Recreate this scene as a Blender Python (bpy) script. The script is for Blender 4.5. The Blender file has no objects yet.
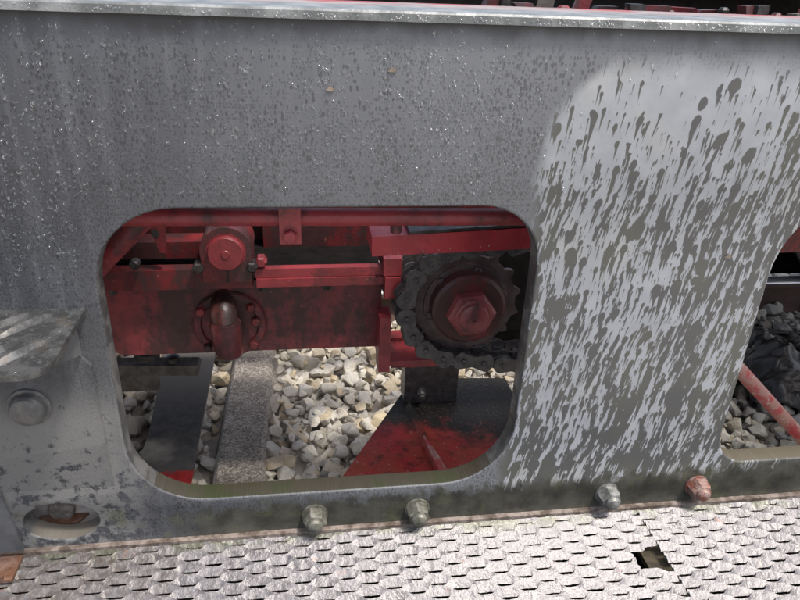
import bpy, bmesh, math, random
import numpy as np
from mathutils import Vector, Matrix, Euler, noise as mnoise

random.seed(7)
rng = np.random.default_rng(7)
PI = math.pi
SC = bpy.context.scene
COL = SC.collection

# ---------------------------------------------------------------- camera, sky, sun, exposure
# plate front face is the plane y = 0, x runs along the vehicle, y into it, z up, ballast at z = 0
FPX = 687.0                                   # focal length in pixels of an 800 px wide picture
CAM = Vector((0.0, -1.0, 1.45))
_d = Vector((-60, 1400, FPX)).normalized()    # world down, seen from the camera
_r = Vector((4800, -132, FPX)); _r = (_r - _d * _r.dot(_d)).normalized()
_n = _r.cross(_d)
WR = Matrix((_r, _n, -_d))                    # camera (x right, y down, z forward) -> world

cam_data = bpy.data.cameras.new('camera')
cam = bpy.data.objects.new('camera', cam_data); COL.objects.link(cam)
cam_data.sensor_width = 36.0
cam_data.lens = 36.0 * FPX / 800.0
cam_data.clip_start = 0.02; cam_data.clip_end = 2000
cam.matrix_world = Matrix.Translation(CAM) @ (WR @ Matrix(((1, 0, 0), (0, -1, 0), (0, 0, -1)))).to_4x4()
SC.camera = cam

SUN_AZ, SUN_EL = math.radians(49), math.radians(65)      # az: from -y (towards the viewer) round to +x
to_sun = Vector((math.sin(SUN_AZ) * math.cos(SUN_EL), -math.cos(SUN_AZ) * math.cos(SUN_EL), math.sin(SUN_EL)))
world = bpy.data.worlds.new('World'); SC.world = world; world.use_nodes = True
wn = world.node_tree; wn.nodes.clear()
sky = wn.nodes.new('ShaderNodeTexSky'); sky.sky_type = 'NISHITA'; sky.sun_disc = False
sky.sun_elevation = SUN_EL; sky.sun_rotation = math.atan2(to_sun.x, to_sun.y)
sky.air_density = 1.0; sky.dust_density = 4.0; sky.ozone_density = 1.0
bg = wn.nodes.new('ShaderNodeBackground'); bg.inputs['Strength'].default_value = 0.14
wo = wn.nodes.new('ShaderNodeOutputWorld')
hs = wn.nodes.new('ShaderNodeHueSaturation'); hs.inputs['Saturation'].default_value = 0.75      # thin cloud: a paler sky
wn.links.new(sky.outputs[0], hs.inputs['Color']); wn.links.new(hs.outputs[0], bg.inputs[0]); wn.links.new(bg.outputs[0], wo.inputs[0])
sun_data = bpy.data.lights.new('sun', 'SUN'); sun_data.energy = 1.7; sun_data.angle = math.radians(7)
sun_data.color = (1.0, 0.95, 0.87)
sun = bpy.data.objects.new('sun', sun_data); COL.objects.link(sun)
sun.rotation_euler = (-to_sun).to_track_quat('-Z', 'Y').to_euler()
SC.view_settings.view_transform = 'Standard'; SC.view_settings.look = 'None'
SC.view_settings.exposure = 0.9; SC.view_settings.gamma = 1.0; SC.view_settings.use_curve_mapping = False

def at(px, py, y=None, z=None):
    """the place where the sight line of a photograph pixel meets a plane (used to read off real positions)"""
    v = WR @ Vector((px - 400.0, py - 300.0, FPX))
    t = (y - CAM.y) / v.y if y is not None else (z - CAM.z) / v.z
    return CAM + v * t

# ---------------------------------------------------------------- node helper
class N:
    def __init__(self, name):
        self.m = bpy.data.materials.new(name); self.m.use_nodes = True
        self.t = self.m.node_tree; self.t.nodes.clear()
        self.out = self.t.nodes.new('ShaderNodeOutputMaterial')
        self.b = self.t.nodes.new('ShaderNodeBsdfPrincipled')
        self.t.links.new(self.b.outputs[0], self.out.inputs[0])
    def new(self, k): return self.t.nodes.new(k)
    def put(self, v, sock):
        if hasattr(v, 'links'): self.t.links.new(v, sock)
        elif v is not None:
            if isinstance(v, (tuple, list)) and len(v) == 3 and sock.type == 'RGBA': v = (*v, 1)
            sock.default_value = v
    def set(self, **k):
        for a, v in k.items(): self.put(v, self.b.inputs[a.replace('_', ' ')])
    def math(self, op, a, b=None, c=None, clamp=False):
        n = self.new('ShaderNodeMath'); n.operation = op; n.use_clamp = clamp
        for i, v in enumerate((a, b, c)):
            if v is not None: self.put(v, n.inputs[i])
        return n.outputs[0]
    def add(self, a, b): return self.math('ADD', a, b)
    def sub(self, a, b): return self.math('SUBTRACT', a, b)
    def mul(self, a, b): return self.math('MULTIPLY', a, b)
    def mx(self, a, b): return self.math('MAXIMUM', a, b)
    def mn(self, a, b): return self.math('MINIMUM', a, b)
    def step(self, v, lo, hi, a=0.0, b=1.0):
        n = self.new('ShaderNodeMapRange'); n.interpolation_type = 'SMOOTHSTEP'
        self.put(v, n.inputs['Value'])
        for k, x in (('From Min', lo), ('From Max', hi), ('To Min', a), ('To Max', b)): self.put(x, n.inputs[k])
        return n.outputs['Result']
    def lin(self, v, lo, hi, a=0.0, b=1.0):
        n = self.new('ShaderNodeMapRange'); self.put(v, n.inputs['Value'])
        for k, x in (('From Min', lo), ('From Max', hi), ('To Min', a), ('To Max', b)): self.put(x, n.inputs[k])
        return n.outputs['Result']
    def mix(self, f, a, b):
        n = self.new('ShaderNodeMix'); n.data_type = 'RGBA'
        self.put(f, n.inputs[0]); self.put(a, n.inputs[6]); self.put(b, n.inputs[7])
        return n.outputs[2]
    def pos(self): return self.new('ShaderNodeNewGeometry').outputs['Position']
    def obj(self): return self.new('ShaderNodeTexCoord').outputs['Object']
    def sep(self, v):
        n = self.new('ShaderNodeSeparateXYZ'); self.put(v, n.inputs[0]); return n.outputs
    def com(self, x=0.0, y=0.0, z=0.0):
        n = self.new('ShaderNodeCombineXYZ')
        for i, v in enumerate((x, y, z)): self.put(v, n.inputs[i])
        return n.outputs[0]
    def vec(self, op, a, b=None, s=None):
        n = self.new('ShaderNodeVectorMath'); n.operation = op
        self.put(a, n.inputs[0])
        if b is not None: self.put(b, n.inputs[1])
        if s is not None: self.put(s, n.inputs['Scale'])
        return n.outputs['Value'] if op in ('LENGTH', 'DISTANCE', 'DOT_PRODUCT') else n.outputs[0]
    def noise(self, v, scale, detail=4, rough=0.55, color=False, dist=0.0):
        n = self.new('ShaderNodeTexNoise'); self.put(v, n.inputs['Vector'])
        n.inputs['Scale'].default_value = scale; n.inputs['Detail'].default_value = detail
        n.inputs['Roughness'].default_value = rough; n.inputs['Distortion'].default_value = dist
        return n.outputs['Color' if color else 'Fac']
    def voro(self, v, scale, dim='3D', rnd=1.0):
        n = self.new('ShaderNodeTexVoronoi'); n.voronoi_dimensions = dim; n.feature = 'F1'
        self.put(v, n.inputs['Vector']); n.inputs['Scale'].default_value = scale; n.inputs['Randomness'].default_value = rnd
        return n.outputs
    def bump(self, h, strength=0.3, dist=0.002, normal=None):
        n = self.new('ShaderNodeBump'); n.inputs['Strength'].default_value = strength; n.inputs['Distance'].default_value = dist
        self.put(h, n.inputs['Height'])
        if normal is not None: self.put(normal, n.inputs['Normal'])
        return n.outputs[0]

# ---------------------------------------------------------------- materials
def mat_plate():
    """grey paint with rain runs: dry light paint on the right, damp darker paint with small drops on the left"""
    n = N('rain_streaked_grey_paint')
    p = n.pos(); x, y, z = n.sep(p)
    # coordinates along the slanting runs
    wob = n.sub(n.noise(p, 5, 1), 0.5)
    u = n.add(n.sub(x, n.mul(z, 0.175)), n.mul(wob, 0.028)); v = n.add(z, 0.0)
    def drops(cu, cv, off, r0, r1, tail, density, jag=0.0):
        """teardrops: round head, tail running down; one per stretched cell"""
        uu = n.add(u, off); vv = n.add(v, off * 1.7)
        if jag:
            q = n.com(n.mul(u, 150), n.mul(v, 28), 3.1 + off)
            uu = n.add(uu, n.mul(n.sub(n.noise(q, 1, 2), 0.5), jag))
        c = n.com(n.math('DIVIDE', uu, cu), n.math('DIVIDE', vv, cv), 0.0)
        vo = n.voro(c, 1.0, '2D', 0.85)
        px_, py_, _ = n.sep(vo['Position'])
        du = n.mul(n.sub(n.math('DIVIDE', uu, cu), px_), cu)
        dv = n.sub(n.mul(n.sub(n.math('DIVIDE', vv, cv), py_), cv), cv * 0.22)
        cr, cg, cb = n.sep(vo['Color'])
        r = n.lin(n.mul(cr, cr), 0, 1, r0, r1)
        head = n.sub(r, n.math('SQRT', n.add(n.mul(du, du), n.mul(n.mul(dv, dv), 0.45))))
        L = n.lin(cg, 0, 1, tail * 0.25, tail)
        k = n.math('SUBTRACT', 1.0, n.math('DIVIDE', n.mul(dv, -1.0), L), clamp=True)
        tl = n.sub(n.mul(n.mul(r, 0.72), k), n.math('ABSOLUTE', n.add(du, n.mul(dv, 0.05))))
        below = n.math('LESS_THAN', dv, 0.0)
        tl = n.add(tl, n.mul(n.sub(below, 1.0), 1.0))
        tl = n.sub(tl, n.mul(n.math('LESS_THAN', k, 0.02), 1.0))
        s = n.mx(head, tl)
        keep = n.math('LESS_THAN', cb, density)
        return n.mul(n.step(s, -0.0006, 0.0006), keep)
    # where the splash has wetted the dry paint: thin at the top, dense in the middle and at the bottom
    dz = n.sub(1.335, z)
    dens_noise = n.noise(n.com(x, 0.0, n.mul(z, 0.7)), 6.5, 2)
    dens = n.add(n.lin(dz, 0.0, 0.26, 0.14, 0.86), n.mul(n.sub(dens_noise, 0.5), 0.9))
    right_more = n.mul(n.step(x, 0.58, 0.90), 0.30)
    dens = n.math('ADD', dens, right_more, clamp=True)
    d1 = drops(0.022, 0.060, 0.0, 0.002, 0.0075, 0.045, n.mul(dens, 1.0), 0.006)
    d2 = drops(0.013, 0.042, 0.37, 0.0012, 0.0045, 0.034, n.mul(dens, 0.95), 0.004)
    d3 = n.mx(drops(0.034, 0.095, 0.71, 0.005, 0.0120, 0.072, n.mul(n.sub(dens, 0.12), 0.95), 0.008), drops(0.020, 0.075, 1.9, 0.003, 0.0075, 0.062, n.mul(n.sub(dens, 0.1), 1.0), 0.006))
    d4 = drops(0.007, 0.026, 1.13, 0.0006, 0.0022, 0.020, n.mul(dens, 0.7), 0.002)
    blob = n.noise(n.com(n.mul(u, 96), n.mul(v, 16), 0.3), 1, 4, 0.62)
    thr = n.lin(dens, 0.0, 1.0, 0.76, 0.505)
    d5 = n.step(n.sub(blob, thr), -0.008, 0.008)
    big = n.noise(n.com(n.mul(u, 24), n.mul(v, 6), 5.3), 1, 3, 0.6)
    d6 = n.step(n.sub(big, n.lin(dens, 0.0, 1.0, 0.82, 0.575)), -0.006, 0.006)
    splat = n.mx(n.mx(n.mx(d1, d2), n.mx(d3, d4)), n.mx(d5, d6))
    # the dry right-hand area
    edge_n = n.noise(p, 9, 3)
    bx = n.add(x, n.mul(n.sub(edge_n, 0.5), 0.05))
    curve = n.mul(n.math('POWER', n.math('MAXIMUM', n.sub(z, 1.20), 0.0), 2.0), 5.0)
    right = n.step(n.sub(bx, curve), 0.352, 0.385)
    topfade = n.step(n.add(z, n.mul(n.sub(edge_n, 0.5), 0.05)), 1.355, 1.305)
    right = n.mul(right, topfade)
    # light mottled patch under the step
    lowl = n.mul(n.step(bx, -0.25, -0.36), n.step(z, 0.84, 0.74))
    mott = n.noise(n.com(x, 0.0, z), 42, 5, 0.65)
    lowl_dry = n.mul(lowl, n.step(n.add(mott, n.mul(n.sub(z, 0.6), 0.5)), 0.40, 0.50))
    # foot of the plate stays wet and olive
    foot = n.step(n.add(z, n.add(n.mul(n.sub(x, 0.4), -0.02), n.mul(n.sub(n.noise(n.com(n.mul(x, 1.6), 0.0, z), 26, 4), 0.5), 0.09))), 0.556, 0.528)
    foot = n.mul(foot, n.step(x, -0.30, -0.15))
    # left area: fine vertical bands of drops
    band = n.noise(n.com(n.mul(x, 26), 0.0, n.mul(z, 1.3)), 1, 3)
    broad = n.noise(n.com(n.mul(x, 2.4), 0.0, n.mul(z, 1.5)), 2.0, 3)
    c = n.com(n.math('DIVIDE', n.add(x, n.mul(wob, 0.004)), 0.0048), n.math('DIVIDE', z, 0.0092), 0.0)
    vo = n.voro(c, 1.0, '2D', 1.0)
    cr, cg, cb = n.sep(vo['Color'])
    dd = n.step(n.sub(n.mul(n.add(0.10, n.mul(cr, n.lin(n.noise(p, 7, 3), 0.35, 0.65, 0.5, 1.25))), 0.44), vo['Distance']), -0.10, 0.06)
    dd = n.mul(dd, n.math('LESS_THAN', cg, n.lin(band, 0.35, 0.68, 0.06, 0.95)))
    c2 = n.com(n.math('DIVIDE', x, 0.0031), n.math('DIVIDE', z, 0.0052), 4.0)
    vo2 = n.voro(c2, 1.0, '2D', 1.0)
    c2r, c2g, _ = n.sep(vo2['Color'])
    dd2 = n.mul(n.step(n.sub(0.34, vo2['Distance']), -0.12, 0.08), n.math('LESS_THAN', c2g, n.lin(n.add(n.noise(p, 9, 3), n.lin(z, 1.30, 1.12, -0.06, 0.10)), 0.38, 0.66, 0.05, 0.9)))
    fine = n.mx(dd, n.mul(dd2, 0.7))
    fine = n.mul(fine, n.step(z, 1.365, 1.33, 0.25, 1.0))
    streak = n.noise(n.com(n.mul(n.add(x, n.mul(wob, 0.02)), 48), 0.0, n.mul(z, 4)), 1, 4)
    # colours
    bright = n.lin(broad, 0.3, 0.7, 0.85, 1.12)
    base_l = n.mix(n.step(n.add(x, n.mul(n.sub(broad, 0.5), 0.5)), -0.50, 0.30), (0.078, 0.081, 0.092), (0.205, 0.212, 0.226))
    base_l = n.mix(n.mul(n.step(streak, 0.42, 0.78), 0.40), base_l, (0.245, 0.252, 0.268))
    wet_l = n.mix(n.step(x, -0.4, 0.3), (0.044, 0.045, 0.050), (0.088, 0.090, 0.096))
    left = n.mix(n.mul(fine, 0.68), base_l, wet_l)
    flange_shade = n.mul(n.step(n.add(z, n.mul(n.sub(n.noise(n.com(n.mul(x, 2), 0, z), 7, 3), 0.5), 0.06)), 1.350, 1.376), 0.75)  # soft shade below the flange, painted into the plate colour
    left = n.mix(flange_shade, left, (0.055, 0.050, 0.048))
    dry = n.mix(n.step(n.noise(p, 22, 4), 0.35, 0.7), (0.395, 0.415, 0.445), (0.465, 0.482, 0.51))
    dry = n.mix(n.mul(n.step(n.noise(p, 5, 3), 0.5, 0.66), 0.35), dry, (0.50, 0.49, 0.44))
    wet_r = n.mix(n.step(n.noise(p, 7, 3), 0.4, 0.65), (0.119, 0.120, 0.120), (0.136, 0.136, 0.121))
    rr = n.mix(splat, dry, wet_r)
    col = n.mix(right, left, rr)
    col = n.mix(n.mul(lowl_dry, 0.9), col, (0.27, 0.265, 0.255))
    wetfoot = n.mix(n.step(n.noise(p, 20, 4), 0.35, 0.7), (0.055, 0.054, 0.045), (0.115, 0.112, 0.092))
    col = n.mix(foot, col, wetfoot)
    # chips and rust freckles, mossy film near the lower lip
    spots = n.step(n.noise(p, 95, 3), 0.685, 0.715)
    col = n.mix(n.mul(spots, n.lin(n.step(z, 0.75, 0.55), 0, 1, 0.06, 0.7)), col, (0.035, 0.03, 0.027))
    moss = n.mul(n.step(n.noise(p, 14, 5, 0.65), 0.52, 0.66), n.mul(n.step(z, 0.62, 0.53), 0.55))
    col = n.mix(moss, col, (0.13, 0.135, 0.075))
    # film of green algae on the cut faces of the openings that face up
    nx, ny, nz = n.sep(n.new('ShaderNodeNewGeometry').outputs['True Normal'])
    lip = n.mul(n.step(nz, 0.45, 0.8), n.step(y, 0.002, 0.004))
    algae = n.mix(n.step(n.noise(p, 11, 4), 0.42, 0.62), (0.060, 0.052, 0.034), (0.046, 0.056, 0.021))
    algae = n.mix(n.step(x, 0.6, 0.75), algae, (0.16, 0.14, 0.10))
    algae = n.mix(n.step(x, -0.32, -0.36), algae, (0.22, 0.20, 0.17))
    col = n.mix(lip, col, algae)
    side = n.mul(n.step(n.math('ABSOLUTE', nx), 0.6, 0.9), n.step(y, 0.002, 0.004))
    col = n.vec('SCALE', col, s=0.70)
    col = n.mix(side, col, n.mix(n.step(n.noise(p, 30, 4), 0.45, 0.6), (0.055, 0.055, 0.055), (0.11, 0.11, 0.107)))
    wetness = n.mx(n.mul(right, splat), n.mul(n.sub(1.0, right), n.mul(fine, 0.7)))
    rough = n.lin(wetness, 0, 1, 0.50, 0.30)
    rough = n.add(rough, n.mul(n.sub(n.noise(p, 60, 3), 0.5), 0.12))
    h = n.add(n.mul(n.noise(p, 260, 3), 0.25), n.add(n.mul(fine, n.mul(n.sub(1.0, right), 0.35)), n.mul(n.noise(p, 18, 4), 0.8)))
    n.set(Base_Color=col, Roughness=rough, Normal=n.bump(h, 0.28, 0.0022))
    n.set(**{'Specular_IOR_Level': 0.45})
    return n.m

def mat_red(name='grimy_red_paint', grime=0.5, col1=(0.28, 0.036, 0.044), col2=(0.18, 0.026, 0.031), dark=(0.036, 0.020, 0.020), rough=0.42, seed=0.0):
    n = N(name)
    p = n.pos(); x, y, z = n.sep(p)
    q = n.vec('ADD', p, (seed, seed * 0.7, seed * 0.3))
    a = n.mix(n.step(n.noise(q, 11, 4), 0.35, 0.65), col2, col1)
    g1 = n.noise(n.vec('MULTIPLY', q, (1, 1, 0.28)), 10, 5, 0.65)
    g2 = n.noise(q, 48, 4, 0.6)
    g = n.step(n.add(n.mul(g1, 0.72), n.mul(g2, 0.28)), 0.62 - 0.26 * grime, 0.74 - 0.20 * grime)
    a = n.mix(n.mul(g, 0.88), a, dark)
    chip = n.step(n.noise(q, 70, 3), 0.70, 0.73)
    a = n.mix(n.mul(chip, 0.55), a, (0.33, 0.10, 0.07))
    h = n.add(n.noise(q, 120, 3), n.mul(n.noise(q, 22, 3), 1.5))
    n.set(Base_Color=a, Roughness=n.lin(g2, 0.3, 0.7, rough - 0.1, rough + 0.15), Normal=n.bump(h, 0.3, 0.0025))
    return n.m

def mat_simple(name, c1, c2, rough=0.5, metallic=0.0, scale=25, bump=0.3, dist=0.002, spec=0.5):
    n = N(name); p = n.pos()
    f = n.noise(p, scale, 5, 0.6)
    n.set(Base_Color=n.mix(n.step(f, 0.36, 0.66), c1, c2), Metallic=metallic,
          Roughness=n.lin(n.noise(p, scale * 2.3, 3), 0.3, 0.7, rough - 0.1, rough + 0.12),
          Normal=n.bump(n.add(n.noise(p, scale * 5, 3), f), bump, dist), Specular_IOR_Level=spec)
    return n.m

def mat_stone():
    n = N('limestone_ballast')
    p = n.pos(); x, y, z = n.sep(p)
    geo = n.new('ShaderNodeNewGeometry'); oi = n.new('ShaderNodeObjectInfo')
    r = n.math('FRACT', n.add(geo.outputs['Random Per Island'], oi.outputs['Random']))
    r2 = n.math('FRACT', n.mul(r, 7.31)); 
    a = n.mix(r, (0.54, 0.51, 0.455), (0.72, 0.675, 0.59))
    a = n.mix(n.mul(n.step(r2, 0.62, 0.95), 0.85), a, (0.54, 0.44, 0.29))
    a = n.mix(n.mul(n.step(r2, 0.30, 0.05), 0.7), a, (0.44, 0.425, 0.40))
    veins = n.noise(p, 45, 5, 0.65)
    a = n.mix(n.mul(n.step(veins, 0.5, 0.68), 0.45), a, (0.38, 0.31, 0.22))
    a = n.mix(n.mul(n.step(n.noise(p, 190, 3), 0.56, 0.7), 0.4), a, (0.22, 0.19, 0.15))
    # darker, browner tone on the stones at the left, oil over the stones on the right and under the far rail
    left_tone = n.mul(n.step(x, -0.28, -0.40), n.lin(n.noise(p, 10, 3), 0.3, 0.7, 0.3, 0.75))
    a = n.mix(left_tone, a, (0.20, 0.16, 0.12))
    oilx = n.add(x, n.mul(n.sub(n.noise(p, 3.5, 4), 0.5), 0.55))
    oily = n.mul(n.step(oilx, 1.05, 1.30), n.step(n.add(y, n.mul(n.sub(n.noise(p, 4.5, 3), 0.5), 0.35)), 0.74, 0.90))
    oily = n.mul(oily, n.step(y, 1.50, 1.36, 0.45, 1.0))
    a = n.mix(n.mul(oily, n.lin(n.noise(p, 30, 3), 0.35, 0.65, 0.7, 1.0)), a, (0.022, 0.018, 0.017))
    grey = n.mul(n.step(x, 0.95, 1.2), n.sub(1.0, oily))
    a = n.mix(n.mul(grey, 0.6), a, (0.19, 0.187, 0.16))
    h = n.add(n.noise(p, 60, 4, 0.6), n.mul(n.noise(p, 240, 3), 0.5))
    n.set(Base_Color=a, Roughness=n.lin(oily, 0, 1, 0.82, 0.30), Normal=n.bump(h, 0.75, 0.006))
    return n.m

def mat_tread():
    n = N('worn_wet_tread_steel')
    p = n.pos(); x, y, z = n.sep(p)
    f = n.noise(p, 70, 5, 0.65); g = n.noise(p, 9, 4)
    a = n.mix(n.step(f, 0.38, 0.62), (0.110, 0.103, 0.107), (0.185, 0.176, 0.183))
    dirty = n.step(n.add(x, n.mul(n.sub(g, 0.5), 0.5)), -0.18, -0.46)
    a = n.mix(n.mul(dirty, n.lin(f, 0.3, 0.6, 0.95, 0.35)), a, (0.105, 0.085, 0.072))
    rust = n.step(n.noise(n.vec('ADD', p, (4, 1, 2)), 26, 4, 0.6), 0.655, 0.72)
    a = n.mix(n.mul(rust, 0.5), a, (0.30, 0.14, 0.09))
    grime = n.step(n.noise(n.vec('ADD', p, (1, 7, 2)), 110, 3), 0.60, 0.70)
    a = n.mix(n.mul(grime, 0.6), a, (0.20, 0.19, 0.18))
    algae = n.mul(n.step(y, -0.05, -0.01), n.step(n.noise(p, 18, 3), 0.42, 0.6))
    a = n.mix(n.mul(algae, 0.8), a, (0.085, 0.090, 0.055))
    n.set(Base_Color=a, Metallic=0.25, Roughness=n.lin(f, 0.3, 0.7, 0.25, 0.5), Normal=n.bump(n.add(n.noise(p, 160, 4), n.mul(n.noise(p, 45, 3), 1.3)), 0.45, 0.0025))
    return n.m

def mat_step():
    n = N('wet_brown_tread_steel')
    p = n.pos()
    f = n.noise(p, 30, 5, 0.65)
    a = n.mix(n.step(f, 0.4, 0.62), (0.062, 0.064, 0.064), (0.122, 0.124, 0.124))
    a = n.mix(n.mul(n.step(n.noise(n.vec('ADD', p, (3, 0, 1)), 12, 3), 0.52, 0.72), 0.5), a, (0.22, 0.155, 0.085))
    a = n.mix(n.mul(n.step(n.noise(p, 150, 3), 0.58, 0.72), 0.25), a, (0.30, 0.30, 0.30))
    n.set(Base_Color=a, Metallic=0.45, Roughness=n.lin(f, 0.3, 0.7, 0.16, 0.38), Normal=n.bump(n.add(n.mul(n.noise(p, 120, 3), 0.4), f), 0.3, 0.002))
    return n.m

def mat_concrete():
    n = N('speckled_concrete')
    p = n.pos()
    s1 = n.voro(p, 210, '3D')
    a = n.mix(n.step(n.noise(p, 20, 4), 0.35, 0.65), (0.17, 0.145, 0.118), (0.27, 0.235, 0.20))
    r = n.sep(s1['Color'])[0]
    a = n.mix(n.mul(n.step(r, 0.55, 1.0), 0.75), a, (0.46, 0.43, 0.39))
    a = n.mix(n.mul(n.step(r, 0.25, 0.0), 0.7), a, (0.06, 0.052, 0.046))
    n.set(Base_Color=a, Roughness=0.85, Normal=n.bump(n.add(r, n.noise(p, 90, 4)), 0.6, 0.003))
    return n.m

def mat_guard():
    """red-lead paint at the near end, oil soaked black towards the chain"""
    n = N('oil_soaked_red_paint')
    p = n.pos(); x, y, z = n.sep(p)
    f = n.noise(p, 7, 5, 0.62)
    a = n.mix(n.step(n.noise(p, 10, 4), 0.38, 0.62), (0.40, 0.028, 0.030), (0.33, 0.055, 0.036))
    a = n.mix(n.mul(n.step(n.noise(p, 24, 5, 0.7), 0.52, 0.66), 0.8), a, (0.075, 0.022, 0.018))
    fl = n.step(n.noise(p, 85, 3), 0.66, 0.70)
    a = n.mix(n.mul(fl, 0.6), a, (0.46, 0.30, 0.26))
    oil = n.step(n.add(y, n.mul(n.sub(f, 0.5), 0.50)), 0.50, 0.62)
    a = n.mix(oil, a, n.mix(n.step(n.noise(p, 140, 3), 0.58, 0.7), (0.014, 0.012, 0.011), (0.085, 0.080, 0.072)))
    n.set(Base_Color=a, Roughness=n.lin(f, 0.3, 0.7, 0.42, 0.65), Normal=n.bump(n.add(n.noise(p, 110, 4), n.mul(f, 1.2)), 0.5, 0.004), Specular_IOR_Level=0.3)
    return n.m

def mat_strap():
    n = N('black_paint_with_red_end')
    p = n.pos(); x, y, z = n.sep(p)
    f = n.noise(p, 30, 5, 0.65)
    a = n.mix(n.step(f, 0.35, 0.65), (0.066, 0.066, 0.068), (0.104, 0.100, 0.096))
    far = n.step(y, 0.72, 0.95)
    a = n.mix(n.mul(far, 0.7), a, (0.16, 0.145, 0.13))
    red = n.step(n.add(y, n.mul(n.sub(n.noise(p, 34, 5, 0.7), 0.5), 0.10)), 0.530, 0.515)
    a = n.mix(red, a, n.mix(n.step(f, 0.4, 0.6), (0.42, 0.030, 0.026), (0.26, 0.02, 0.02)))
    n.set(Base_Color=a, Roughness=0.78, Normal=n.bump(n.noise(p, 90, 4), 0.3, 0.002), Specular_IOR_Level=0.2)
    return n.m

def mat_rod():
    n = N('flaking_red_rod_paint')
    p = n.pos()
    f = n.noise(p, 22, 4, 0.6)
    a = n.mix(n.step(f, 0.42, 0.60), (0.42, 0.22, 0.185), (0.44, 0.055, 0.060))
    a = n.mix(n.mul(n.step(n.noise(p, 60, 4), 0.6, 0.68), 0.8), a, (0.52, 0.43, 0.38))
    n.set(Base_Color=a, Roughness=0.42, Normal=n.bump(n.noise(p, 90, 4), 0.3, 0.002))
    return n.m

def mat_rail():
    n = N('rusty_rail_with_bright_head')
    p = n.pos(); x, y, z = n.sep(p)
    head = n.step(z, 0.160, 0.166)
    rust = n.mix(n.noise(p, 30, 4), (0.045, 0.026, 0.022), (0.095, 0.055, 0.045))
    n.set(Base_Color=n.mix(head, rust, (0.75, 0.75, 0.77)), Metallic=n.mul(head, 0.7), Roughness=n.lin(head, 0, 1, 0.8, 0.28))
    return n.m

def mat_deck():
    n = N('worn_red_deck_edge')
    p = n.pos(); x, y, z = n.sep(p)
    f = n.noise(n.vec('MULTIPLY', p, (0.5, 1, 1)), 30, 5, 0.65)
    a = n.mix(n.step(f, 0.4, 0.62), (0.30, 0.26, 0.25), (0.21, 0.15, 0.135))
    band = n.step(n.add(y, n.mul(n.sub(f, 0.5), 0.08)), 0.19, 0.235)
    a = n.mix(n.mul(band, n.step(n.noise(p, 14, 4), 0.4, 0.55)), a, (0.34, 0.045, 0.040))
    n.set(Base_Color=a, Roughness=0.45, Normal=n.bump(f, 0.5, 0.003))
    return n.m

def mat_water():
    n = N('rain_water')
    n.set(Base_Color=(1, 1, 1), Roughness=0.03, IOR=1.33)
    n.b.inputs['Transmission Weight'].default_value = 1.0
    return n.m

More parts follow.
